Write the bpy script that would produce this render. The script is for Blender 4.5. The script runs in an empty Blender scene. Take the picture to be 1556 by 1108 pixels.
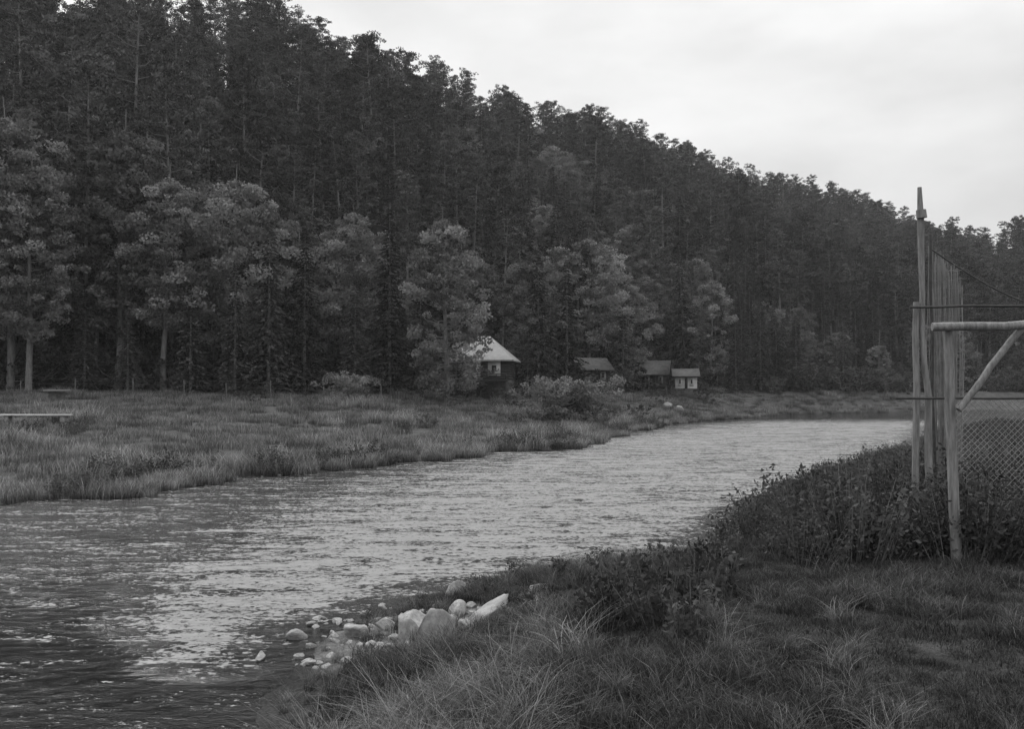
import bpy, math, random
import numpy as np
from mathutils import Vector, Matrix
rng=np.random.default_rng(7); random.seed(7)
scene=bpy.context.scene
COL=scene.collection

# ------------------------------------------------------------------ materials
def new_mat(name):
    m=bpy.data.materials.new(name); m.use_nodes=True
    nt=m.node_tree; nt.nodes.clear()
    out=nt.nodes.new('ShaderNodeOutputMaterial')
    return m,nt,out
def g(v): return (v,v,v,1)
def simple(name,v,rough=0.8,var=0.35,scale=6.0,bump=0.3,stretch=(1,1,1)):
    m,nt,out=new_mat(name); N=nt.nodes; L=nt.links
    b=N.new('ShaderNodeBsdfPrincipled'); b.inputs['Roughness'].default_value=rough
    b.inputs['Specular IOR Level'].default_value=0.25
    tc=N.new('ShaderNodeTexCoord'); mp=N.new('ShaderNodeMapping'); mp.inputs['Scale'].default_value=stretch
    n=N.new('ShaderNodeTexNoise'); n.inputs['Scale'].default_value=scale; n.inputs['Detail'].default_value=8; n.inputs['Roughness'].default_value=0.65
    r=N.new('ShaderNodeValToRGB'); r.color_ramp.elements[0].position=0.3; r.color_ramp.elements[1].position=0.7
    r.color_ramp.elements[0].color=g(v*(1-var)); r.color_ramp.elements[1].color=g(v*(1+var))
    bp=N.new('ShaderNodeBump'); bp.inputs['Strength'].default_value=bump; bp.inputs['Distance'].default_value=0.03
    L.new(tc.outputs['Object'],mp.inputs[0]); L.new(mp.outputs[0],n.inputs['Vector']); L.new(n.outputs['Fac'],r.inputs[0])
    L.new(r.outputs[0],b.inputs['Base Color']); L.new(n.outputs['Fac'],bp.inputs['Height']); L.new(bp.outputs[0],b.inputs['Normal'])
    L.new(b.outputs[0],out.inputs[0]); return m
def leafmat(name,v,trans=0.35,rnd=0.35):
    m,nt,out=new_mat(name); N=nt.nodes; L=nt.links
    at=N.new('ShaderNodeAttribute'); at.attribute_name='shade'
    oi=N.new('ShaderNodeObjectInfo')
    mr=N.new('ShaderNodeMapRange'); mr.inputs['To Min'].default_value=v*(1-rnd); mr.inputs['To Max'].default_value=v*(1+rnd)
    L.new(oi.outputs['Random'],mr.inputs['Value'])
    mu=N.new('ShaderNodeMath'); mu.operation='MULTIPLY'
    L.new(at.outputs['Fac'],mu.inputs[0]); L.new(mr.outputs[0],mu.inputs[1])
    d=N.new('ShaderNodeBsdfDiffuse'); L.new(mu.outputs[0],d.inputs[0])
    if trans<=0: L.new(d.outputs[0],out.inputs[0]); return m
    t=N.new('ShaderNodeBsdfTranslucent'); mx=N.new('ShaderNodeMixShader'); mx.inputs[0].default_value=trans
    L.new(mu.outputs[0],t.inputs[0])
    L.new(d.outputs[0],mx.inputs[1]); L.new(t.outputs[0],mx.inputs[2]); L.new(mx.outputs[0],out.inputs[0]); return m
M_bark=simple('bark',0.15,0.9,0.5,3,0.6,(3,3,0.6))
M_barkp=simple('pine_bark',0.17,0.9,0.5,3,0.6,(3,3,0.6))
M_pine=leafmat('pine_needles',0.078,0,0.4)
M_spruce=leafmat('spruce_needles',0.052,0,0.35)
M_decid=leafmat('broad_leaves',0.165,0.35,0.4)
M_bush=leafmat('shrub_leaves',0.08,0.3,0.4)
M_bushl=leafmat('willow_leaves',0.17,0.35,0.2)
M_grass=leafmat('meadow_grass_blades',0.19,0.35,0.45)
M_lawn=leafmat('lawn_blades',0.07,0.3,0.4)
M_tall=leafmat('tall_grass_blades',0.14,0.35,0.4)
M_rock=simple('pale_stone',0.33,0.85,0.45,5,0.8)
M_wood=simple('weathered_wood',0.21,0.85,0.5,5,0.6,(6,6,0.7))
M_darkwood=simple('dark_stained_wood',0.035,0.8,0.4,6,0.4,(1,1,6))
M_white=simple('white_paint',0.55,0.6,0.2,3,0.1)
M_roofl=simple('pale_roofing',0.26,0.7,0.2,2.5,0.3)
M_roofd=simple('dark_roofing',0.09,0.8,0.4,3,0.4)
M_metal=simple('rusty_steel',0.06,0.6,0.5,12,0.3)
M_net=simple('net_cord',0.26,0.9,0.3,8,0.2)
M_glass=simple('window_glass',0.03,0.15,0.2,2,0.0)
M_stonewall=simple('stone_footing',0.08,0.9,0.5,4,0.8)

# ------------------------------------------------------------------ mesh builder
class B:
    def __init__(s): s.v=[];s.f=[];s.m=[];s.s=[];s.n=0
    def add(s,v,f,m=0,sh=1.0):
        v=np.asarray(v,float).reshape(-1,3); f=np.asarray(f,int).reshape(-1,4)
        s.v.append(v); s.f.append(f+s.n); s.n+=len(v)
        s.m.append(np.full(len(f),m)); s.s.append(np.broadcast_to(sh,(len(f),)).astype(float))
    def tube(s,pts,rad,n=7,m=0,cap=True):
        pts=np.asarray(pts,float); k=len(pts); rad=np.broadcast_to(rad,(k,))
        d=np.gradient(pts,axis=0); d/=np.linalg.norm(d,axis=1)[:,None]+1e-9
        up=np.array([0,0,1.]) if abs(d[0][2])<0.9 else np.array([1.,0,0])
        a=np.cross(d,up); a/=np.linalg.norm(a,axis=1)[:,None]+1e-9; b=np.cross(d,a)
        th=np.linspace(0,2*np.pi,n,endpoint=False)
        V=pts[:,None]+rad[:,None,None]*(np.cos(th)[None,:,None]*a[:,None]+np.sin(th)[None,:,None]*b[:,None])
        F=[[i*n+j,i*n+(j+1)%n,(i+1)*n+(j+1)%n,(i+1)*n+j] for i in range(k-1) for j in range(n)]
        s.add(V.reshape(-1,3),F,m)
        if cap and n%2==0:
            for ring,c in ((V[0],pts[0]),(V[-1],pts[-1])):
                vv=np.vstack([ring,c]); s.add(vv,[[j,(j+1)%n,(j+2)%n,n] for j in range(0,n,2)],m)
    def leaves(s,c,size,asp=1.0,m=1,sh=1.0,axis=None,spread=1.0,r=rng):
        c=np.asarray(c,float); N=len(c)
        if axis is None: a=r.normal(size=(N,3))
        else: a=np.asarray(axis)+r.normal(size=(N,3))*spread
        a/=np.linalg.norm(a,axis=1)[:,None]+1e-9
        b=np.cross(a,r.normal(size=(N,3))); b/=np.linalg.norm(b,axis=1)[:,None]+1e-9
        sz=np.broadcast_to(size,(N,))*r.uniform(.7,1.3,N)
        A=a*(sz*.5)[:,None]; Bv=b*(sz*.5*asp)[:,None]
        V=np.stack([c-A,c+Bv-A*.1,c+A,c-Bv-A*.1],1).reshape(-1,3)
        F=np.arange(4*N).reshape(-1,4)
        s.add(V,F,m,np.broadcast_to(sh,(N,))*r.uniform(.75,1.25,N))
    def box(s,lo,hi,m=0,R=None):
        x0,y0,z0=lo;x1,y1,z1=hi
        v=[(x0,y0,z0),(x1,y0,z0),(x1,y1,z0),(x0,y1,z0),(x0,y0,z1),(x1,y0,z1),(x1,y1,z1),(x0,y1,z1)]
        s.add(v,[(0,3,2,1),(4,5,6,7),(0,1,5,4),(1,2,6,5),(2,3,7,6),(3,0,4,7)],m)
    def mesh(s,name,mats,smooth=False):
        V=np.vstack(s.v); F=np.vstack(s.f); me=bpy.data.meshes.new(name)
        me.vertices.add(len(V)); me.vertices.foreach_set('co',V.ravel())
        me.loops.add(F.size); me.loops.foreach_set('vertex_index',F.ravel().astype(np.int32))
        me.polygons.add(len(F)); me.polygons.foreach_set('loop_start',np.arange(0,F.size,4,dtype=np.int32))
        me.polygons.foreach_set('material_index',np.concatenate(s.m).astype(np.int32))
        at=me.attributes.new('shade','FLOAT','FACE'); at.data.foreach_set('value',np.concatenate(s.s).astype(np.float32))
        for m in mats: me.materials.append(m)
        if smooth: me.polygons.foreach_set('use_smooth',np.ones(len(F),bool))
        me.update(calc_edges=True); me.validate(); return me
def obj(name,me,loc=(0,0,0),rot=(0,0,0),sc=1,parent=None,link=True):
    o=bpy.data.objects.new(name,me); o.location=loc; o.rotation_euler=rot
    o.scale=(sc,sc,sc) if np.isscalar(sc) else sc
    if link: COL.objects.link(o)
    if parent: o.parent=parent
    return o
def empty(name,loc=(0,0,0),rot=(0,0,0)):
    o=bpy.data.objects.new(name,None); o.location=loc; o.rotation_euler=rot; COL.objects.link(o); return o

# ------------------------------------------------------------------ terrain definition (metres; z=0 is the river surface)
LS=np.array([(-600,0),(-150,10),(-40,22),(-20,25.5),(-13.9,26.9),(-11.3,29.4),(-9.75,34.2),(-5.7,41.2),(-3.5,43),(-1.2,47.4),(2.2,51),(5.1,58),(7,66),(9,73.8),(14,88),(21,101),(34.4,122),(57,137),(100,152),(250,170),(700,180)],float)
RS=np.array([(-600,-90),(-40,-22),(-8,-4),(-3,3),(-2.0,7),(-1.9,9),(-2.0,11),(-2.5,12),(-2.3,13.3),(-1.3,14.5),(-.6,15.2),(.9,15.6),(2.4,16.3),(4.0,18.2),(4.9,20.5),(5.4,23.5),(7,27),(9.5,31.4),(13.2,38),(19,47),(34,80),(60,108),(100,128),(250,140),(700,150)],float)
RIV=np.vstack([LS,RS[::-1]])
FOOT=np.array([(-600,30),(-300,42),(-80,66),(-25,78),(-10,90),(-6,97),(6,102),(13,116),(20,125),(38,132),(60,146),(100,163),(250,190),(700,220)],float)
RIDGE=np.array([(-600,60),(-250,105),(-100,125),(-36,150),(-28,165),(-16.5,180),(0,199),(13,215),(35.5,240),(57,264),(80,284),(111,313),(160,385),(240,480),(700,700)],float)
def close(p): return np.vstack([p,[(700,1500),(-600,1500)]])
def pdist(x,y,P):
    d=np.full(x.shape,1e9)
    for a,b in zip(P[:-1],P[1:]):
        e=b-a; t=np.clip(((x-a[0])*e[0]+(y-a[1])*e[1])/(e@e),0,1)
        d=np.minimum(d,np.hypot(x-a[0]-t*e[0],y-a[1]-t*e[1]))
    return d
def inside(x,y,P):
    c=np.zeros(x.shape,bool); j=len(P)-1
    for i in range(len(P)):
        xi,yi=P[i];xj,yj=P[j]
        if yi!=yj: c^=((yi>y)!=(yj>y))&(x<(xj-xi)*(y-yi)/(yj-yi)+xi)
        j=i
    return c
def sm(t): t=np.clip(t,0,1); return t*t*(3-2*t)
def lump(x,y,s): return (np.sin(x*s+1.3*np.sin(y*s*.7+2))+np.sin(y*s*1.1+1.7*np.sin(x*s*.6+5))+np.sin((x+y)*s*1.9+1)*.5)/2.5
def fields(x,y):
    x=np.asarray(x,float);y=np.asarray(y,float)
    wob=lump(x,y,1.3)*.4+lump(x,y,3.1)*.2
    dl=pdist(x,y,LS); dr=pdist(x,y,RS); riv=inside(x,y,RIV)
    wob=wob+np.where(dl<dr,lump(x,y,.6)*1.1,0)
    d=np.minimum(dl,dr)*np.where(riv,-1,1)+wob*np.clip(1-np.minimum(dl,dr)/6,0,1)
    left=(dl<dr)
    forest=inside(x,y,close(FOOT)); df=pdist(x,y,FOOT); bey=inside(x,y,close(RIDGE)); dg=pdist(x,y,RIDGE)
    return d,left,forest,df,bey,dg
def height(x,y,F=None):
    x=np.asarray(x,float);y=np.asarray(y,float)
    d,left,forest,df,bey,dg=F if F is not None else fields(x,y)
    dp=np.maximum(d,0)
    zl=.2*sm(dp/.8)+.35*sm(dp/6)+2.2*sm(dp/(dp+df+1e-6))*1.0
    zl=zl+lump(x,y,.35)*.18*sm(dp/6)+lump(x,y,1.1)*.06*sm(dp/2)
    t=df/(df+dg+1e-6)
    pw=1.08+.75*sm((x-10)/90)
    zh=2.75+45.5*(1-.12*sm((x-100)/60))*np.where(bey,1.0,t**pw)-np.where(bey,.05*dg,0)+lump(x,y,.06)*1.6*np.clip(t*4,0,1)
    zh=zh+13*np.exp(-((x-146)**2+(y-250)**2)/(2*15**2))
    zL=np.where(forest,zh,zl)
    zR=.45*sm(dp/1.3)+.65*sm((dp-.6)/3.6)+lump(x,y,.8)*.06+lump(x,y,2.2)*.025+np.clip(dp-60,0,400)*.12
    zR=zR*(1-.72*np.exp(-((x+1.1)**2/2.2**2+(y-12.4)**2/1.9**2)))
    zb=-.55*sm(-d/2.5)+.02
    return np.where(d<0,zb,np.where(left,zL,zR))+lump(x,y,5.)*.015
def h1(x,y): return float(height(np.array([x]),np.array([y]))[0])

def arange(*segs):
    out=[]
    for a,b,s in segs: out.append(np.arange(a,b,s))
    return np.concatenate(out)
xs=arange((-600,-60,15),(-60,-25,1.5),(-25,25,.3),(25,80,1.5),(80,701,12))
ys=arange((-150,0,10),(0,40,.3),(40,160,1.2),(160,420,7),(420,1300,40))
X,Y=np.meshgrid(xs,ys); F=fields(X,Y); Z=height(X,Y,F)
def gridmesh(name,X,Y,Z,mat,attr=None):
    ny,nx=X.shape; V=np.stack([X,Y,Z],-1).reshape(-1,3)
    i=np.arange(nx*ny).reshape(ny,nx); Q=np.stack([i[:-1,:-1],i[:-1,1:],i[1:,1:],i[1:,:-1]],-1).reshape(-1,4)
    me=bpy.data.meshes.new(name); me.vertices.add(len(V)); me.vertices.foreach_set('co',V.ravel())
    me.loops.add(Q.size); me.loops.foreach_set('vertex_index',Q.ravel().astype(np.int32))
    me.polygons.add(len(Q)); me.polygons.foreach_set('loop_start',np.arange(0,Q.size,4,dtype=np.int32))
    me.polygons.foreach_set('use_smooth',np.ones(len(Q),bool))
    if attr is not None:
        a=me.attributes.new('tone','FLOAT','POINT'); a.data.foreach_set('value',attr.ravel().astype(np.float32))
    me.materials.append(mat); me.update(calc_edges=True); return obj(name,me)
d,left,forest,df,bey,dg=F
tone=np.where(left,np.where(forest,.04,.10),.062)
tone=np.where(d<.5,.05,tone); tone=np.where(d<-.6,.03,tone)
tone=np.where(~left&(d>-.2)&(np.hypot((X+1.1)/1.4,(Y-12.1)/1.6)<1),.15,tone)
m,nt,out=new_mat('ground_soil_and_grass'); N=nt.nodes;L=nt.links
at=N.new('ShaderNodeAttribute');at.attribute_name='tone'
tc=N.new('ShaderNodeTexCoord')
n1=N.new('ShaderNodeTexNoise');n1.inputs['Scale'].default_value=1.2;n1.inputs['Detail'].default_value=12;n1.inputs['Roughness'].default_value=.75
n2=N.new('ShaderNodeTexNoise');n2.inputs['Scale'].default_value=30;n2.inputs['Detail'].default_value=6
L.new(tc.outputs['Object'],n1.inputs[0]);L.new(tc.outputs['Object'],n2.inputs[0])
mr=N.new('ShaderNodeMapRange');mr.inputs['From Min'].default_value=.3;mr.inputs['From Max'].default_value=.7;mr.inputs['To Min'].default_value=.5;mr.inputs['To Max'].default_value=1.45
L.new(n1.outputs[0],mr.inputs[0])
mr2=N.new('ShaderNodeMapRange');mr2.inputs['From Min'].default_value=.3;mr2.inputs['From Max'].default_value=.7;mr2.inputs['To Min'].default_value=.6;mr2.inputs['To Max'].default_value=1.4
L.new(n2.outputs[0],mr2.inputs[0])
a1=N.new('ShaderNodeMath');a1.operation='MULTIPLY';a2=N.new('ShaderNodeMath');a2.operation='MULTIPLY'
L.new(at.outputs['Fac'],a1.inputs[0]);L.new(mr.outputs[0],a1.inputs[1]);L.new(a1.outputs[0],a2.inputs[0]);L.new(mr2.outputs[0],a2.inputs[1])
bs=N.new('ShaderNodeBsdfDiffuse');L.new(a2.outputs[0],bs.inputs[0])
bp=N.new('ShaderNodeBump');bp.inputs['Strength'].default_value=.7;bp.inputs['Distance'].default_value=.05
L.new(n2.outputs[0],bp.inputs['Height']);L.new(bp.outputs[0],bs.inputs['Normal']);L.new(bs.outputs[0],out.inputs[0])
gridmesh('ground_terrain',X,Y,Z,m,tone)

# ------------------------------------------------------------------ water
wx=arange((-600,-60,20),(-60,-25,2),(-25,25,.16),(25,80,1.2),(80,701,15))
wy=arange((-120,0,8),(0,35,.16),(35,70,.4),(70,190,2))
WX,WY=np.meshgrid(wx,wy)
dR=pdist(WX,WY,RS)
core=np.array([(120,138),(57,122),(33,98),(16,62),(6,38),(1.5,27),(-1.4,21),(-3.2,17),(-3.6,14),(-3.3,11.6)],float)
cw=np.array([14,14,12,13,12,9.5,6.4,3.6,2.0,1.0])
rap=np.zeros(WX.shape)
for i in range(len(core)-1):
    a,b=core[i],core[i+1]; e=b-a
    t=np.clip(((WX-a[0])*e[0]+(WY-a[1])*e[1])/(e@e),0,1); w=cw[i]+(cw[i+1]-cw[i])*t
    q=np.hypot(WX-a[0]-t*e[0],WY-a[1]-t*e[1])/w
    rap=np.maximum(rap,1-sm((q-.35)/.95))
rap=rap*(.1+.9*sm((dR-.1)/1.5))
rap=np.maximum(rap,.27*sm((WY-11)/9)+.05)
far=sm((WY-86)/22); rap=rap*(1-.92*far)
m,nt,out=new_mat('river_water'); N=nt.nodes;L=nt.links
tc=N.new('ShaderNodeTexCoord')
def noise(scale,detail,rough,sx=1,sy=1,dist=0,rz=0):
    mp=N.new('ShaderNodeMapping');mp.inputs['Scale'].default_value=(sx,sy,1);mp.inputs['Rotation'].default_value=(0,0,rz)
    n=N.new('ShaderNodeTexNoise');n.inputs['Scale'].default_value=scale;n.inputs['Detail'].default_value=detail;n.inputs['Roughness'].default_value=rough;n.inputs['Distortion'].default_value=dist
    L.new(tc.outputs['Object'],mp.inputs[0]);L.new(mp.outputs[0],n.inputs['Vector']);return n.outputs[0]
def mth(op,a,b,c=None):
    x=N.new('ShaderNodeMath');x.operation=op
    for i,k in enumerate((a,b,c)):
        if k is None: continue
        if isinstance(k,(int,float)): x.inputs[i].default_value=k
        else: L.new(k,x.inputs[i])
    return x.outputs[0]
at=N.new('ShaderNodeAttribute');at.attribute_name='tone'; rp=at.outputs['Fac']
nA=noise(1.3,5,.62,.7,1.2,.6); nB=noise(4.2,5,.68,.7,1.1,.9); nC=noise(13,3,.65,.8,1.1,.3)
nD=noise(.8,7,.7,.35,1.9,1.0)
hgt=mth('ADD',mth('MULTIPLY',nA,.09),mth('MULTIPLY',nB,.06)); hgt=mth('ADD',hgt,mth('MULTIPLY',nC,.02))
amp=mth('MULTIPLY_ADD',rp,2.2,.16)
hgt=mth('MULTIPLY',hgt,amp)
bp=N.new('ShaderNodeBump');bp.inputs['Strength'].default_value=1;bp.inputs['Distance'].default_value=1
L.new(hgt,bp.inputs['Height'])
b=N.new('ShaderNodeBsdfPrincipled');b.inputs['Base Color'].default_value=g(.012);b.inputs['IOR'].default_value=1.33
ro=mth('MULTIPLY_ADD',rp,.2,.04);L.new(ro,b.inputs['Roughness']);L.new(bp.outputs[0],b.inputs['Normal'])
fo=N.new('ShaderNodeBsdfDiffuse');fo.inputs[0].default_value=g(.39)
L.new(bp.outputs[0],fo.inputs['Normal'])
f=mth('ADD',mth('MULTIPLY',rp,.62),mth('MULTIPLY',mth('SUBTRACT',nD,.5),1.7))
f=mth('ADD',f,mth('MULTIPLY',mth('SUBTRACT',nB,.5),1.8)); f=mth('ADD',f,mth('MULTIPLY',mth('SUBTRACT',nC,.5),1.8)); f=mth('ADD',f,mth('MULTIPLY',mth('SUBTRACT',nA,.5),.8))
mk=N.new('ShaderNodeMapRange');mk.interpolation_type='SMOOTHSTEP';mk.inputs['From Min'].default_value=.32;mk.inputs['From Max'].default_value=.66;mk.inputs['To Max'].default_value=.85
L.new(f,mk.inputs[0]); 
mx=N.new('ShaderNodeMixShader');L.new(mk.outputs[0],mx.inputs[0]);L.new(b.outputs[0],mx.inputs[1]);L.new(fo.outputs[0],mx.inputs[2]);L.new(mx.outputs[0],out.inputs[0])
WZ=(lump(WX,WY,1.1)*.02+lump(WX,WY*1.3,2.7)*.012+lump(WX*.8,WY*1.2,6.1)*.012)*(.4+rap)*np.clip((60-WY)/30,0,1)
gridmesh('river_water',WX,WY,WZ,m,rap)

# ------------------------------------------------------------------ plant prototypes
def clump(c,n,rx,rz,r):
    p=r.normal(size=(n,3)); p/=np.linalg.norm(p,axis=1)[:,None]; p*=r.uniform(.2,1,n)[:,None]**.5
    return np.asarray(c)+p*np.array([rx,rx,rz])
def pine(seed,H=20,n=40,cb=.45,R=3.0,leaf=.33,dens=26):
    r=np.random.default_rng(seed); b=B()
    k=12; t=np.linspace(0,1,k); off=np.cumsum(r.normal(size=(k,2))*.09,axis=0)*t[:,None]
    P=np.c_[off,t*H]; rad=.2*(1-t)**.75+.025; rad[0]*=1.25; b.tube(P,rad,8,0)
    def tp(u): return np.array([np.interp(u,t,P[:,i]) for i in range(3)])
    for i in range(n):
        u=cb+(1-cb)*((i+r.random())/n)**.85*.97; v=(u-cb)/(1-cb)
        prof=(.55+.75*v)*(1-v**2.4)**.8+.1; ln=R*prof*r.uniform(.5,1.2); az=i*2.4+r.uniform(-.5,.5)
        up=r.uniform(-.1,.35)+.4*v; o=tp(u); dr=np.array([math.cos(az),math.sin(az),up])
        mid=o+dr*ln*.5+np.array([0,0,-.1*ln]); e=o+dr*ln+np.array([0,0,.08*ln])
        b.tube([o,mid,e],[.05,.03,.012],4,0,False)
        for q in np.linspace(.35,1.05,int(3+ln)):
            c=o+(e-o)*q+r.normal(size=3)*.22; rr=r.uniform(.35,.8)
            b.leaves(clump(c,int(dens*rr/.5),rr,rr*.4,r),leaf,.42,1,r.uniform(.4,1.6),np.array([0,0,.6]),.8,r)
    for i in range(9):
        u=r.uniform(.15,cb); az=r.random()*6.28; o=tp(u); b.tube([o,o+np.array([math.cos(az),math.sin(az),.1])*r.uniform(.4,1.3)],[.025,.008],4,0,False)
    return b.mesh('pine_tree',[M_barkp,M_pine])
def spruce(seed,H=17,R=2.8,leaf=.38,dens=15):
    r=np.random.default_rng(seed); b=B()
    b.tube([(0,0,0),(0,.05,H*.5),(.05,0,H)],[.2,.12,.015],7,0)
    z=H*.04
    while z<H*.985:
        u=z/H; L0=R*(1-u)**.75*r.uniform(.8,1.12)+.12; nb=int(5+4*(1-u)); a0=r.random()*6.28
        for j in range(nb):
            if r.random()<.06: continue
            az=a0+j*6.28/nb+r.uniform(-.25,.25); ln=L0*r.uniform(.7,1.15); dr=np.array([math.cos(az),math.sin(az),0])
            nn=max(5,int(ln*dens)); s=r.uniform(.12,1,nn)**.8
            zz=z+.12*ln*np.sin(s*2)-.34*ln*s**1.4
            side=np.array([-dr[1],dr[0],0]); w=(r.uniform(-1,1,nn))*.26*ln*(1.05-s)**.7
            c=np.array([0,0,1])*zz[:,None]+dr*(s*ln)[:,None]+side*w[:,None]; c[:,2]-=np.abs(w)*.3+r.random(nn)*.12
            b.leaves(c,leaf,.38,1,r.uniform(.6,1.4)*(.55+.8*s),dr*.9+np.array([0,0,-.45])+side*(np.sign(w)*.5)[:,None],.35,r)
        z+=r.uniform(.34,.55)*(1.15-u*.5)
    return b.mesh('spruce_tree',[M_bark,M_spruce])
def decid(seed,H=16,R=3.6,cb=.22,leaf=.26,nc=140,per=50,mats=None,trunks=1):
    r=np.random.default_rng(seed); b=B(); cs=[]
    k=8;t=np.linspace(0,1,k)
    for tr in range(trunks):
        lean=r.normal(size=2)*(.5 if trunks==1 else 1.3)
        P=np.c_[lean[0]*t**1.5+np.cumsum(r.normal(size=k)*.08),lean[1]*t**1.5+np.cumsum(r.normal(size=k)*.08),t*H*.9]
        P[0,:2]=r.normal(size=2)*(.0 if trunks==1 else .35)
        b.tube(P,(.19*(1-t)+.02)*H/16,7,0)
        m_=nc//trunks
        for i in range(m_):
            v=(i+r.random())/m_; u=cb+(1-cb)*v*.99
            prof=math.sin(min(1,(v*.93+.1))*math.pi)**.6; ln=R*prof*r.uniform(.25,1.12); az=r.random()*6.28
            o=np.array([np.interp(u*.92,t,P[:,q]) for q in range(3)])
            e=o+np.array([math.cos(az)*ln,math.sin(az)*ln,ln*r.uniform(.15,.6)])
            if i%3==0: b.tube([o,(o+e)/2+np.array([0,0,-.12*ln]),e],[.06*(1-v)+.02,.03,.01],4,0,False)
            rr=r.uniform(.3,.85)*R/3.6
            b.leaves(clump(e,int(per*(rr/.6)**2)+8,rr,rr*.6,r),leaf,.7,1,r.uniform(.45,1.55),np.array([0,0,.3]),1,r)
    return b.mesh('deciduous_tree',mats or [M_bark,M_decid])
def shrub(seed,H=1.1,R=.75,n=900,leaf=.075,stalks=26,mats=None):
    r=np.random.default_rng(seed); b=B()
    for i in range(stalks):
        az=r.random()*6.28; q=R*r.random()**.5; hh=H*r.uniform(.5,1.1)*(1-.35*(q/R)**2)
        o=np.array([math.cos(az)*q*.6,math.sin(az)*q*.6,-.05]); e=np.array([math.cos(az)*q*1.15,math.sin(az)*q*1.15,hh]); mid=(o+e)/2+np.array([0,0,.1*hh])
        b.tube([o,mid,e],[.008,.006,.003],3,0,False)
        s=r.uniform(.1,1,n//stalks)[:,None]**.7
        c=(1-s)**2*o+2*s*(1-s)*mid+s**2*e+r.normal(size=(len(s),3))*.075*H
        c[:,2]=np.maximum(c[:,2],.01)
        b.leaves(c,leaf,.5,1,r.uniform(.5,1.5),np.array([math.cos(az)*.5,math.sin(az)*.5,.1]),.7,r)
    return b.mesh('shrub',mats or [M_bark,M_bush])
def grass(seed,n,R,hgt,w,curve=.5,mat=None,segs=2,name='grass'):
    r=np.random.default_rng(seed); b=B()
    az=r.random(n)*6.28; q=R*r.random(n)**.5; base=np.c_[np.cos(az)*q,np.sin(az)*q,np.full(n,-.03)]
    a2=r.random(n)*6.28; dr=np.c_[np.cos(a2),np.sin(a2),np.zeros(n)]; h=hgt*r.uniform(.4,1.15,n); cv=curve*r.uniform(.2,1.2,n)*h
    sd=np.c_[-dr[:,1],dr[:,0],np.zeros(n)]; rot=r.uniform(-1,1,n)[:,None]; sd=sd*np.cos(rot)+dr*np.sin(rot)
    lv=[]
    for i in range(segs+1):
        s=i/segs; c=base+dr*(cv*s**2)[:,None]; c[:,2]+=h*(s-.25*curve*s**2.5); ww=w*(1-s*.85)*.5
        lv.append((c-sd*ww,c+sd*ww))
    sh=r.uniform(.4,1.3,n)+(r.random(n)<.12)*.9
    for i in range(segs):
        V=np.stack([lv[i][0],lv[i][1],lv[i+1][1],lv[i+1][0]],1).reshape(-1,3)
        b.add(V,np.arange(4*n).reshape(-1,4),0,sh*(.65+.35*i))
    return b.mesh(name,[mat])

def scatter(name,P,scl,idx,meshes,tilt=.0,seed=0,zs=None):
    r=np.random.default_rng(seed); n=len(P)
    me=bpy.data.meshes.new(name); me.vertices.add(n); me.vertices.foreach_set('co',np.asarray(P,float).ravel())
    rot=np.c_[r.normal(size=n)*tilt,r.normal(size=n)*tilt,r.random(n)*6.283]
    a=me.attributes.new('rot','FLOAT_VECTOR','POINT'); a.data.foreach_set('vector',rot.ravel().astype(np.float32))
    S=np.asarray(scl,float); S=np.c_[S,S,S*(zs if zs is not None else 1)]
    a=me.attributes.new('scl','FLOAT_VECTOR','POINT'); a.data.foreach_set('vector',S.ravel().astype(np.float32))
    a=me.attributes.new('idx','INT','POINT'); a.data.foreach_set('value',np.asarray(idx).astype(np.int32))
    c=bpy.data.collections.new(name+'_kinds')
    for i,mm in enumerate(meshes): c.objects.link(bpy.data.objects.new('%s_kind_%02d'%(name,i),mm))
    ng=bpy.data.node_groups.new(name,'GeometryNodeTree')
    ng.interface.new_socket('Geometry',in_out='INPUT',socket_type='NodeSocketGeometry'); ng.interface.new_socket('Geometry',in_out='OUTPUT',socket_type='NodeSocketGeometry')
    N=ng.nodes;L=ng.links; gi=N.new('NodeGroupInput');go=N.new('NodeGroupOutput')
    ip=N.new('GeometryNodeInstanceOnPoints'); ci=N.new('GeometryNodeCollectionInfo'); ci.inputs['Collection'].default_value=c
    ci.inputs['Separate Children'].default_value=True; ci.inputs['Reset Children'].default_value=True
    ip.inputs['Pick Instance'].default_value=True
    def na(nm,ty):
        q=N.new('GeometryNodeInputNamedAttribute'); q.data_type=ty; q.inputs['Name'].default_value=nm
        return [o for o in q.outputs if o.enabled and o.name=='Attribute'][0]
    L.new(gi.outputs[0],ip.inputs['Points']);L.new(ci.outputs[0],ip.inputs['Instance'])
    L.new(na('idx','INT'),ip.inputs['Instance Index']);L.new(na('rot','FLOAT_VECTOR'),ip.inputs['Rotation']);L.new(na('scl','FLOAT_VECTOR'),ip.inputs['Scale'])
    L.new(ip.outputs[0],go.inputs[0])
    o=obj(name,me); md=o.modifiers.new('scatter','NODES'); md.node_group=ng; return o

pines=[pine(i,H=20+(i%3),cb=[.34,.4,.24,.36][i%4],R=[3,2.6,3.3,2.8][i%4],n=44) for i in range(4)]
spruces=[spruce(20+i,H=[17,19,15][i],R=[2.9,3.0,2.7][i]) for i in range(3)]
decids=[decid(40+i,H=[16,15,17][i],R=[3.6,4.0,3.4][i],cb=[.2,.14,.25][i]) for i in range(3)]
kinds=pines+spruces+decids

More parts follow.
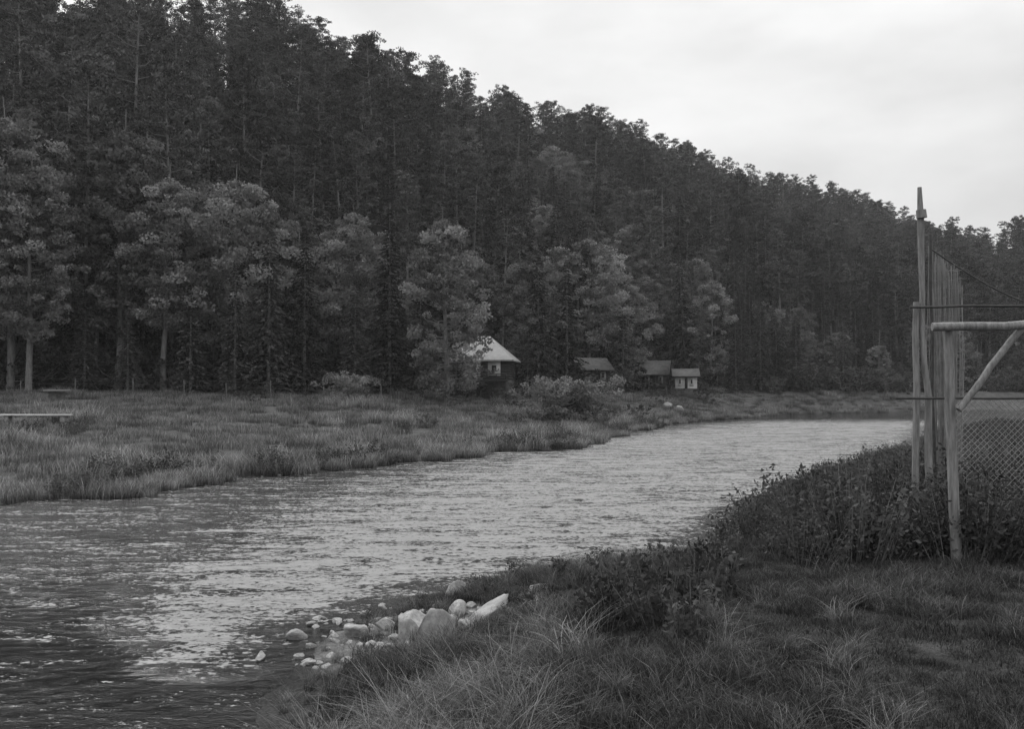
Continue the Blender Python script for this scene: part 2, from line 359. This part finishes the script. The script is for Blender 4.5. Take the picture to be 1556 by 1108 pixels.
# ------------------------------------------------------------------ forest on the hillside
def jitter(x0,x1,y0,y1,s,r):
    gx,gy=np.meshgrid(np.arange(x0,x1,s),np.arange(y0,y1,s)); gx=gx.ravel()+r.uniform(-.45,.45,gx.size)*s; gy=gy.ravel()+r.uniform(-.45,.45,gy.size)*s
    return gx,gy
r=np.random.default_rng(99)
x,y=jitter(-150,330,60,470,4.3,r)
FF=fields(x,y); dd,lf,fo_,df_,be_,dg_=FF
keep=fo_&(df_>3)&(~be_|(dg_<16))&(np.abs(x)<.58*y+12)
keep&=~((y>270)&(r.random(len(x))<.2))
x,y=x[keep],y[keep]; z=height(x,y)-.2; df_=df_[keep]; be_=be_[keep]; dg_=dg_[keep]; n=len(x)
mixn=lump(x,y,.05)+r.normal(size=n)*.5
idx=np.where(mixn>.6,r.integers(7,10,n),np.where(mixn>.1,r.integers(4,7,n),r.integers(0,4,n)))
top=(dg_<22)|be_; idx=np.where(top&(idx>3)&(idx<7)&(r.random(n)<.7),r.integers(0,4,n),idx)
edge=df_<16; idx=np.where(edge&(r.random(n)<.7),r.integers(4,9,n),idx)
scl=r.uniform(.62,1.0,n)+(r.random(n)<.1)*.1; scl=np.where((x<-15)&(df_<50),scl*1.12,scl); scl=np.where((x>30)&(df_<16),scl*.75,scl); scl=np.where(top,.86+(scl-.86)*.7-.06,scl)
print('forest trees',n)
scatter('hillside_forest',np.c_[x,y,z],scl,idx,kinds,.03,5)
x,y=jitter(-110,150,40,200,1.8,r); dd,lf,fo_,df_,_,_=fields(x,y); keep=((fo_&(df_<12))|(~fo_&(df_<1.8)))&lf&(dd>.8)&(np.abs(x)<.58*y+10)&(r.random(len(x))<.62)
cab=(np.abs(x+2.5)<4.6)&(np.abs(y-91)<5); keep&=~cab
for cx,cy in ((8.3,106),(17.4,119),(21.2,120)): keep&=~((np.hypot(x-cx,y-cy)<3.2)|((np.abs(x-cx*y/cy)<1.6)&(y<cy)&(y>cy-10)))
x,y=x[keep],y[keep]
bigs=[decid(60+i,H=3.4,R=1.7,cb=.02,leaf=.19,nc=46,per=75,mats=[M_bark,M_bush],trunks=3) for i in range(3)]
scatter('forest_edge_undergrowth',np.c_[x,y,height(x,y)-.3],r.uniform(.45,1.35,len(x)),r.integers(0,3,len(x)),bigs,.08,6)

# ------------------------------------------------------------------ individual trees at the forest edge
def plant(kind,me,x,y,s,rz,zs=1): 
    obj(kind,me,(x,y,h1(x,y)-.15),(0,0,rz),(s,s,s*zs))
lightd=[decid(80+i,H=17,R=[4.2,3.6][i],cb=[.2,.05][i],leaf=.24,nc=210,per=56) for i in range(2)]
talld=[decid(86+i,H=25,R=[4.6,4.2][i],cb=[.3,.22][i],leaf=.27,nc=300,per=44) for i in range(2)]
tallp=[pine(90+i,H=26,n=60,cb=[.3,.36][i],R=3.9) for i in range(2)]
for X0,Y0,k,s in [(-41,77,0,1.02),(-33.8,78,1,.98),(-46.5,74,1,1.0),(-28,81,0,.94),(-38,84,1,1.1)]:
    plant('pine_tree',tallp[k],X0,Y0,s,X0)
for X0,Y0,k,s in [(-37.6,74,0,1.0),(-30.8,77,1,1.0),(-43.5,73,1,1.0),(-50,76,0,1.05),(-35.5,72.5,1,.8),(-27.0,76.5,0,.82)]:
    plant('deciduous_tree',talld[k],X0,Y0,s,X0)
for X0,Y0,k,s in [(-22.5,80,0,1.22),(-5.3,80,1,1.06),(8.5,112,0,1.15),(-14.5,86,0,1.05),(26,129,1,1.0),(14,118,0,.9),(1.5,98,1,.95)]:
    plant('deciduous_tree',lightd[k],X0,Y0,s,X0*1.7)
for X0,Y0,k,s in [(-21.2,75.5,0,.62),(-19.0,77,0,.82),(-16.6,79,1,.72),(-24.6,75.5,2,.62),(-12.9,81,0,.6),(-10.3,83,1,.85),(-7.9,85,2,.7),(2.6,97,0,.86),(5.5,99.5,2,.9),(33,131,1,.7),(-40,72.5,2,.6),(-32.5,75,0,.5),(-44.5,71,0,.5),(-29,74.5,2,.45),(-4.9,86.5,2,.45),(1.5,92,2,.38),(12.6,112,2,.7),(29,128,0,.6),(38,132,2,.7),(46,137,0,.65)]:
    plant('spruce_tree',spruces[k],X0,Y0,s,X0)

# ------------------------------------------------------------------ bushes near the cabins
wil=decid(110,H=3.1,R=2.3,cb=.02,leaf=.16,nc=110,per=75,mats=[M_bark,M_bushl],trunks=5)
for X0,Y0,s in [(2.9,69.5,1.1),(5.3,71,1.0),(4.2,72,1.15),(-11.6,71,.85)]: plant('willow_bush',wil,X0,Y0,s,X0*3)
for X0,Y0,s in [(8,80,.4),(10.5,84,.45),(-4.5,76,.35),(0,77,.3),(15.5,104,.5),(23,115,.55),(-17,66,.35),(-4.2,86.5,.8),(-3.0,87.2,.5),(-1.3,86.8,.45),(.6,88,.6),(6.8,101,.75),(9.8,102.5,.6),(8.4,100,.4),(15.6,115,.55),(17.2,115,.35),(19.2,115.5,.35),(22.6,116,.5)]: plant('bush',bigs[0],X0,Y0,s*1.2,X0*3)

# ------------------------------------------------------------------ meadow
r=np.random.default_rng(5)
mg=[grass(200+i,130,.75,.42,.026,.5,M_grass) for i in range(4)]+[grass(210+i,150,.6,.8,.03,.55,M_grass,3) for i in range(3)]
x=r.uniform(-62,60,23000); y=r.uniform(20,140,23000)
dd,lf,fo_,df_,_,_=fields(x,y); keep=lf&(dd>-.35)&~fo_&(np.abs(x)<.6*y+4)
keep&=~((np.abs(x+2.5)<3.4)&(np.abs(y-91)<3.4))
keep&=(r.random(len(x))<np.clip(.85+lump(x,y,1.4)*.6,.25,1))
x,y,dd=x[keep],y[keep],dd[keep]; n=len(x)
tallm=((dd<2.6)&(lump(x,y,.8)>-.2))|((lump(x,y,.5)>.35)&(dd<22)); idx=np.where(tallm&(r.random(n)<.8),r.integers(4,7,n),r.integers(0,4,n))
sc=r.uniform(.5,1.1,n)*(1+.35*lump(x,y,1.7))
xf=r.uniform(-32,30,60000);yf=r.uniform(22,105,60000);df2,lf2,_,_,_,_=fields(xf,yf);kf=lf2&(df2>-.4)&(df2<.5)&(lump(xf,yf,2.1)>-.35); xf,yf=xf[kf][:1100],yf[kf][:1100]
sc=np.r_[sc,r.uniform(.25,.8,len(xf))]
idx=np.r_[idx,r.integers(4,7,len(xf))]; x=np.r_[x,xf]; y=np.r_[y,yf]
scatter('meadow_grass',np.c_[x,y,np.maximum(height(x,y),-.06)],sc,idx,mg,.08,9)
x=r.uniform(-32,30,9000);y=r.uniform(22,110,9000);dd,lf,_,_,_,_=fields(x,y);k=lf&(((dd>-.45)&(dd<1.0)&(lump(x,y,.75)+r.normal(size=9000)*.3>.15))|((dd>1)&(dd<30)&(lump(x,y,.55)+r.normal(size=9000)*.25>.85)&(r.random(9000)<.25)))&(y<95)
x,y=x[k],y[k]; wd=[shrub(300+i,.85,.6,480,.1,24) for i in range(3)]
scatter('waterside_weeds',np.c_[x,y,np.maximum(height(x,y),-.05)],r.uniform(.45,1.15,len(x)),r.integers(0,3,len(x)),wd,.1,11)

# ------------------------------------------------------------------ near bank: lawn, tall grass, weeds
r=np.random.default_rng(15)
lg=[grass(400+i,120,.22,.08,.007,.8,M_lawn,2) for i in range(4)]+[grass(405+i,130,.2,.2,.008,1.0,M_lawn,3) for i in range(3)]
x=r.uniform(-2.2,16,26000);y=r.uniform(3.5,22,26000);dd,lf,_,_,_,_=fields(x,y);k=~lf&(dd>.5)&(np.abs(x)<.58*y+1)&(r.random(26000)<np.clip(1.6-y/16,.3,1))&~((np.hypot((x+1.2)/1.4,(y-12.1)/1.5)<1)&(r.random(26000)<.85))
x,y,dd=x[k],y[k],dd[k]; n=len(x)
rough=(lump(x,y,1.9)+r.normal(size=n)*.45+np.clip(2.6-dd,0,2)*.9>.65)
print('lawn',n)
scatter('lawn_grass',np.c_[x,y,height(x,y)],r.uniform(.6,1.3,n)*np.where(rough,1.05,.9),np.where(rough,r.integers(4,7,n),r.integers(0,4,n)),lg,.12,12)
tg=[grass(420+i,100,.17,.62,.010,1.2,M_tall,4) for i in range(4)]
x=r.uniform(-2.8,6,6000);y=r.uniform(5.2,17.5,6000);dd,lf,_,_,_,_=fields(x,y)
lim=np.where(y<8.4,2.4,np.where(y<10.8,2.6,1.8))
k=~lf&(dd>-.1)&(dd<lim)&(r.random(6000)<.36)&~((np.hypot((x+1.3)/1.35,(y-12.1)/1.5)<1)&(r.random(6000)<.86))
k|=~lf&(dd>=1.5)&(x<6)&(y<11)&(r.random(6000)<.035)
x,y,dd=x[k],y[k],dd[k]
scatter('tall_bank_grass',np.c_[x,y,height(x,y)],r.uniform(.35,1.05,len(x))*np.where(y>8.4,np.where(x>0.2,.62,.45),1)*np.where(dd>2.6,.6,1),r.integers(0,4,len(x)),tg,.2,13)
ws=[shrub(440+i,1.15,.6,1200,.075,34) for i in range(4)]
x=r.uniform(2.,30,11000);y=r.uniform(10,60,11000);dd,lf,_,_,_,_=fields(x,y)
k=~lf&(dd>-.05)&(((dd<4.5)&(y>13.0)&(x>3.0))|((x>3.4)&(y>11.6+.25*np.sin(x*3))))&(np.abs(x)<.58*y+2)&(r.random(11000)<np.where(y<25,.62,.35))
x,y,dd=x[k],y[k],dd[k]
s=r.uniform(.5,1.0,len(x))*np.clip((x-1.6)/2.4,.5,1.05)*np.clip(dd/1.5,.6,1)*np.where(y>19,.62,1)*np.where(y>32,.6,1)
s=np.where((x>5.9)&(y<13.6),s*.5,s)
scatter('riverbank_shrubs',np.c_[x,y,height(x,y)-.03],s,r.integers(0,4,len(x)),ws,.15,14)
P=[(.95,9.3,.66),(1.3,8.9,.7),(1.65,9.2,.66),(1.05,9.8,.55),(1.5,8.5,.6),(1.95,9.6,.6),(1.45,10.0,.62),(.8,8.9,.45),(2.1,10.3,.55),(1.2,10.9,.5),(-.5,14.2,.35),(.1,14.5,.4),(2.3,11.4,.5),(2.9,13.6,.5),(1.9,12.4,.45),(-.1,10.2,.3),(.4,10.9,.35),(-1.2,14.0,.28),(.7,13.6,.4),(1.3,14.3,.4),(-1.75,8.6,.35),(-.3,13.4,.3),(.3,12.2,.35),(-1.9,13.2,.25),(-.55,11.7,.2),(-.2,12.9,.35),(.0,11.6,.3),(-1.3,13.6,.3),(-1.6,10.3,.25)]
P=np.array(P); bw=[shrub(460+i,.85,.5,420,.10,20) for i in range(3)]
scatter('broadleaf_weeds',np.c_[P[:,0],P[:,1],height(P[:,0],P[:,1])],P[:,2],r.integers(0,3,len(P)),bw,.1,16)

# ------------------------------------------------------------------ rocks
def rockmesh(seed):
    import bmesh
    r=np.random.default_rng(seed); bm=bmesh.new(); bmesh.ops.create_icosphere(bm,subdivisions=4,radius=.5)
    pl=[(Vector(r.normal(size=3)).normalized(),r.uniform(.22,.4)) for _ in range(10)]
    for v in bm.verts:
        for nrm,dist in pl:
            e=v.co.dot(nrm)-dist
            if e>0: v.co-=nrm*e*.95
        c=v.co; v.co*=1+.04*math.sin(c.x*13+seed)*math.sin(c.y*11)+.02*math.sin(c.z*31+c.x*23)
    me=bpy.data.meshes.new('rock'); bm.to_mesh(me); bm.free(); me.materials.append(M_rock)
    for p in me.polygons: p.use_smooth=True
    return me
rk=[rockmesh(i) for i in range(6)]
for i,(x0,y0,sx,sy,sz) in enumerate([(-1.2,11.75,.42,.36,.66),(-.88,11.2,.52,.4,.58),(-2.0,12.5,.42,.3,.22),(-.35,12.3,.85,.5,.26),(-.75,12.9,.3,.3,.2),(-1.6,12.7,.34,.25,.16),(-1.75,11.5,.25,.22,.12),(.35,12.9,.4,.3,.2),(-.8,13.7,.5,.35,.15),(-.45,11.3,.45,.3,.12),(-2.7,12.3,.3,.2,.14),(-2.9,11.4,.26,.2,.1)]):
    obj('river_rock',rk[i%6],(x0,y0,max(h1(x0,y0),0)+sz*.18),(.2*i,.3,i*1.3) if sz<.5 else (.15*i,.35,i*1.3),(sx*1.2,sy*1.2,sz*1.15))
x=r.uniform(-30,30,7000);y=r.uniform(8,110,7000);dd,lf,_,_,_,_=fields(x,y)
k=((lf&(dd>-.9)&(dd<-.2)&(lump(x,y,.5)>.2)))
xa,ya=x[k],y[k]; xb=r.uniform(-2.9,.6,300); yb=r.uniform(10.8,14.2,300); db,lb,_,_,_,_=fields(xb,yb); k=(db>-.35); xb,yb=xb[k],yb[k]
x=np.r_[xa,xb]; y=np.r_[ya,yb]; s=np.r_[r.uniform(.06,.24,len(xa)),r.uniform(.04,.2,len(xb))]
scatter('shore_stones',np.c_[x,y,np.maximum(height(x,y),-.02)+s*.02],s,r.integers(0,6,len(x)),rk,.4,21,.5)
obj('boulder',rk[2],(16.5,104,h1(16.5,104)+.2),(0,0,1),(1.6,1.2,1.0))
obj('boulder',rk[4],(17.8,104.5,h1(17.8,104.5)+.1),(0,0,2),(1.0,.9,.7))

# ------------------------------------------------------------------ cabins
def part(name,b,mats,parent): return obj(name,b.mesh(name,mats),parent=parent)
def hip_roof(w,dp,z0,z1,ridge,th=.12):
    b=B(); 
    for s in (0,-th):
        v=[(-w,-dp,z0+s),(w,-dp,z0+s),(w,dp,z0+s),(-w,dp,z0+s),(-ridge,0,z1+s),(ridge,0,z1+s)]
        b.add(v,[(0,1,5,4),(2,3,4,5)],0)
        c=[(w,-dp,z0+s),(w,0,z0+s),(ridge,0,z1+s),((w+ridge)/2,-dp/2,(z0+z1)/2+s),((w+ridge)/2,dp/2,(z0+z1)/2+s),(w,dp,z0+s)]
        b.add(c,[(0,1,2,3),(1,5,4,2)],0); c2=[(-p[0],p[1],p[2]) for p in c]; b.add(c2,[(3,2,1,0),(2,4,5,1)],0)
    e=[(-w,-dp),(w,-dp),(w,dp),(-w,dp)]
    for i in range(4):
        a,c=e[i],e[(i+1)%4]; b.add([(a[0],a[1],z0-th),(c[0],c[1],z0-th),(c[0],c[1],z0),(a[0],a[1],z0)],[(0,1,2,3)],0)
    return b
def gable_roof(w,dp,z0,z1,th=.12):
    b=B()
    for sgn in (-1,1):
        v=[(-w,sgn*dp,z0),(w,sgn*dp,z0),(w,0,z1),(-w,0,z1),(-w,sgn*dp,z0-th),(w,sgn*dp,z0-th),(w,0,z1-th),(-w,0,z1-th)]
        b.add(v,[(0,1,2,3),(4,5,6,7),(0,1,5,4),(1,2,6,5),(3,0,4,7)],0)
    return b
def cabin(name,x,y,w,dp,zf,ze,zr,rz,roofmat,wallmat,hip=False,ridge=.6,over=.5,light=False,porch=True):
    zg=h1(x,y)-.2; e=empty(name,(x,y,0),(0,0,rz))
    b=B(); b.box((-w+.05,-dp+.05,zg-.6),(w-.05,dp-.05,zf-.02)); part('stone_footing',b,[M_stonewall],e)
    b=B(); k=int((ze-zf)/.2)
    for i in range(k):
        z0=zf+i*(ze-zf)/k; b.box((-w,-dp,z0),(w,dp,z0+(ze-zf)/k-.025))
    b.box((-w+.03,-dp+.03,zf),(w-.03,dp-.03,ze-.01)); part('walls',b,[wallmat],e)
    if not hip:
        b=B()
        for s in (-1,1):
            b.add([(s*(w-.01),-dp,ze-.03),(s*(w-.01),dp,ze-.03),(s*(w-.01),.02,zr-.2),(s*(w-.01),-.02,zr-.2)],[(0,1,2,3)])
        part('gable_ends',b,[wallmat],e)
    rb=hip_roof(w+over,dp+over,ze,zr,ridge) if hip else gable_roof(w+over*.7,dp+over,ze-.05,zr)
    part('roof',rb,[roofmat],e)
    H=ze-zf; b=B(); g2=B(); 
    for cx in (-.2*w,.5*w) if light else (-.55*w,.5*w):
        ww=.2*w if not light else .22*w
        b.box((cx-ww,-dp-.06,zf+.18*H),(cx+ww,-dp-.012,zf+.95*H))
        g2.box((cx-ww*.35,-dp-.09,zf+.4*H),(cx+ww*.35,-dp-.065,zf+.72*H))
    part('window_shutters',b,[M_white if light or wallmat is M_white else M_wood],e); part('window_panes',g2,[M_glass],e)
    b=B(); b.box((-.88*w,-dp-.05,zf+.02),(-.62*w,-dp-.012,zf+.85*H)) if light else b.box((-.12*w,-dp-.05,zf+.02),(.14*w,-dp-.012,zf+.85*H)); part('door',b,[M_darkwood],e)
    if porch:
        b=B(); b.box((-w,-dp-1.5,zf-.15),(w,-dp-.02,zf-.03))
        for px in np.linspace(-w+.06,w-.06,7):
            b.box((px-.04,-dp-1.48,zf-.03),(px+.04,-dp-1.4,zf+.42))
        for px in (-w+.08,0,w-.08): b.box((px-.07,-dp-1.38,zg-.6),(px+.07,-dp-1.24,zf-.16))
        b.box((-w,-dp-1.5,zf+.43),(w,-dp-1.38,zf+.5)); part('porch',b,[M_darkwood],e)
cabin('log_cabin',-2.6,91,2.6,2.4,4.0,5.75,8.0,-.12,M_roofl,M_darkwood,hip=True,light=True)
cabin('wooden_cabin',8.3,106,1.7,1.6,3.8,5.2,6.5,.35,M_roofd,M_darkwood,porch=False)
cabin('garden_cabin',17.3,119,1.5,1.5,3.6,4.9,6.6,-.25,M_roofd,M_darkwood,porch=True)
cabin('white_shed',20.8,118.5,1.3,1.2,3.2,4.7,5.6,-.1,M_roofd,M_white,porch=False)

# ------------------------------------------------------------------ meadow furniture
def posts_fence(name,pts,hgt,wires):
    e=empty(name); b=B()
    for x0,y0 in pts:
        z0=h1(x0,y0); b.tube([(x0,y0,z0-.3),(x0+random.uniform(-.05,.05),y0,z0+hgt*random.uniform(.8,1.1))],[.035,.03],6)
    part('posts',b,[M_bark],e); b=B()
    for wv in wires: b.tube([(x0,y0,h1(x0,y0)+wv) for x0,y0 in pts],.008,4,0,False)
    part('rails',b,[M_metal],e)
posts_fence('wire_fence',[(-36+3.3*i+.5*math.sin(i*5),66+.4*i+.3*math.sin(i)) for i in range(9)],1.5,(.5,1.0,1.35))
e=empty('stone_well',(-28.8,62.5,h1(-28.8,62.5))); b=B(); b.tube([(0,0,-.2),(0,0,.75)],[.5,.48],12); part('well_ring',b,[M_stonewall],e)
b=B(); b.box((-.6,-.6,.76),(.6,.6,.88)); part('lid',b,[M_wood],e)
b=B(); b.box((-.04,-.04,.89),(.04,.04,1.1)); b.box((-.2,-.03,1.1),(.2,.03,1.16)); part('handle',b,[M_metal],e)
e=empty('wooden_footbridge',(-27.0,50,h1(-27,50)),(0,0,.02)); b=B(); b.box((-5,-.3,.4),(4.6,.3,.47)); part('deck',b,[M_white],e)
b=B(); 
for q in (-4.6,-1.5,1.5,4.3): b.box((q-.1,-.25,-.3),(q+.1,.25,.395))
part('supports',b,[M_wood],e)

# ------------------------------------------------------------------ timber goal / net frame on the near bank
def bent(p,q,n=7,w=.012):
    p=np.array(p,float);q=np.array(q,float); t=np.linspace(0,1,n)[:,None]; P=p+(q-p)*t; P[1:-1]+=rng.normal(size=(n-2,3))*w; return P
e=empty('timber_net_frame'); z0=h1(5.2,11.6)
b=B(); P=bent((5.22,11.6,z0-.5),(5.12,11.6,3.9)); b.tube(P,np.linspace(.068,.058,7),8); part('front_post',b,[M_wood],e)
b=B(); b.tube(bent((4.9,11.5,3.83),(8.3,11.45,3.93),9),np.linspace(.05,.058,9),8); part('top_log',b,[M_wood],e)
b=B(); b.tube(bent((5.2,11.5,2.86),(5.98,11.5,3.84)),.042,8); part('brace',b,[M_wood],e)
b=B(); b.tube(bent((8.2,11.5,h1(8.2,11.5)-.4),(8.15,11.5,3.95)),.062,8); part('far_post',b,[M_wood],e)
b=B(); b.tube(bent((5.50,13.5,.6),(5.54,13.5,4.3)),np.linspace(.055,.045,7),8); part('post_left',b,[M_wood],e)
b=B(); P=bent((5.74,13.5,.6),(5.60,13.5,5.88),12,.018); rr=np.array([.062,.06,.058,.055,.055,.05,.045,.042,.04,.045,.05,.03]); b.tube(P,rr,8)
b.tube([(5.61,13.46,5.45),(5.60,13.46,5.56)],[.075,.07],8); part('tall_pole',b,[M_wood],e)
b=B(); b.tube(bent((5.98,14,.8),(5.96,14,5.3)),.022,6); part('net_pole',b,[M_metal],e)
b=B(); b.tube(bent((8.6,14.2,.8),(8.6,14.2,4.4)),.03,6); part('net_pole_far',b,[M_metal],e)
b=B(); b.tube(bent((5.4,13.38,4.22),(8.6,13.5,4.27),9,.006),.02,6); b.tube(bent((5.2,13.38,2.98),(8.6,13.5,2.98),9,.006),.02,6); part('rails',b,[M_metal],e)
b=B(); t=np.linspace(0,1,14); b.tube(np.c_[5.96+t*2.64,14+t*.2,5.1-t*.95-.25*np.sin(t*np.pi)],.012,5); part('head_wire',b,[M_metal],e)
b=B()
rn=np.random.default_rng(3)
for i in range(64):
    u=i/63; xx=6.0+u*.42; yy=14.1+.09*math.sin(i*1.1); top_=5.1-u*.45+.1*math.sin(i*.9)
    b.tube([(xx,yy,top_),(xx+rn.normal()*.02,yy+rn.normal()*.03,3.6),(xx+rn.normal()*.03-.06*u,yy+rn.normal()*.04,1.5)],.0055,4,0,False)
for k in range(26):
    zz=1.55+k*.13; b.tube([(6.0+j*.045,14.1+.09*math.sin(j*6.8*1.1),zz+rn.normal()*.01) for j in range(10)],.005,3,0,False)
part('gathered_net',b,[M_net],e)
b=B(); x0,x1,za,zb_=6.0,8.6,1.15,2.97; s=.085; H=zb_-za
for k in range(int((x1-x0+H)/s)):
    for sg in (1,-1):
        a=x0-H+k*s; p0,p1=max(a,x0),min(a+H,x1)
        if p1<=p0: continue
        q0,q1=za+(p0-a),za+(p1-a)
        if sg<0: p0,p1,=x0+x1-p0,x0+x1-p1
        b.tube([(p0,13.52,q0),(p1,13.52,q1)],.0042,3,0,False)
part('chain_link_mesh',b,[M_net],e)

# ------------------------------------------------------------------ damp valley haze (real volume)
m,nt,out=new_mat('valley_haze'); vs=nt.nodes.new('ShaderNodeVolumeScatter'); vs.inputs['Color'].default_value=g(1); vs.inputs['Density'].default_value=.00022; vs.inputs['Anisotropy'].default_value=.3
nt.links.new(vs.outputs[0],out.inputs['Volume'])
b=B(); b.box((-300,-60,-3),(400,520,95)); obj('valley_haze',b.mesh('valley_haze',[m]))

# ------------------------------------------------------------------ light & sky
w=bpy.data.worlds.new('World'); scene.world=w; w.use_nodes=True; nt=w.node_tree; N=nt.nodes;L=nt.links; N.clear()
out=N.new('ShaderNodeOutputWorld'); bg=N.new('ShaderNodeBackground'); sky=N.new('ShaderNodeTexSky'); sky.sky_type='NISHITA'; sky.sun_disc=False
SE=math.radians(50); SA=math.radians(-38)
sky.sun_elevation=SE; sky.sun_rotation=SA; sky.dust_density=3; sky.air_density=1
bw=N.new('ShaderNodeRGBToBW'); L.new(sky.outputs[0],bw.inputs[0])
tc=N.new('ShaderNodeTexCoord'); mp=N.new('ShaderNodeMapping'); mp.inputs['Scale'].default_value=(1,1,2.6); L.new(tc.outputs['Generated'],mp.inputs[0])
n=N.new('ShaderNodeTexNoise'); n.inputs['Scale'].default_value=2.6; n.inputs['Detail'].default_value=6; n.inputs['Roughness'].default_value=.5; L.new(mp.outputs[0],n.inputs['Vector'])
mr=N.new('ShaderNodeMapRange'); mr.inputs['From Min'].default_value=.3; mr.inputs['From Max'].default_value=.7; mr.inputs['To Min'].default_value=5.8; mr.inputs['To Max'].default_value=9.0; L.new(n.outputs[0],mr.inputs[0])
sx=N.new('ShaderNodeSeparateXYZ'); L.new(tc.outputs['Generated'],sx.inputs[0])
def wm(op,a,b_):
    q=N.new('ShaderNodeMath');q.operation=op
    for i,k in enumerate((a,b_)):
        if isinstance(k,(int,float)): q.inputs[i].default_value=k
        else: L.new(k,q.inputs[i])
    return q.outputs[0]
z2=wm('MULTIPLY',sx.outputs['Z'],sx.outputs['Z']); cie=wm('ADD',wm('MULTIPLY',z2,1.3),1.0)   # overcast sky is brighter overhead
tot=wm('ADD',wm('MULTIPLY',mr.outputs[0],cie),wm('MULTIPLY',bw.outputs[0],.12))
L.new(tot,bg.inputs[0]); bg.inputs['Strength'].default_value=.1; L.new(bg.outputs[0],out.inputs[0])
sl=bpy.data.lights.new('sun','SUN'); sl.energy=1.5; sl.angle=math.radians(12); sl.color=(1,.997,.99)
so=bpy.data.objects.new('sun',sl); COL.objects.link(so)
dv=Vector((math.sin(SA)*math.cos(SE),math.cos(SA)*math.cos(SE),math.sin(SE))); so.rotation_euler=dv.to_track_quat('Z','Y').to_euler(); so.location=(0,0,80)

# ------------------------------------------------------------------ camera
cam=bpy.data.cameras.new('camera'); cam.sensor_width=36; cam.lens=1500/1556*36; cam.clip_end=3000; cam.clip_start=.1
co=bpy.data.objects.new('camera',cam); COL.objects.link(co); co.location=(0,0,3.1); co.rotation_euler=(math.radians(90)+math.atan(38/1500),0,0)
scene.camera=co
scene.view_settings.view_transform='Standard'; scene.view_settings.look='None'; scene.view_settings.exposure=0
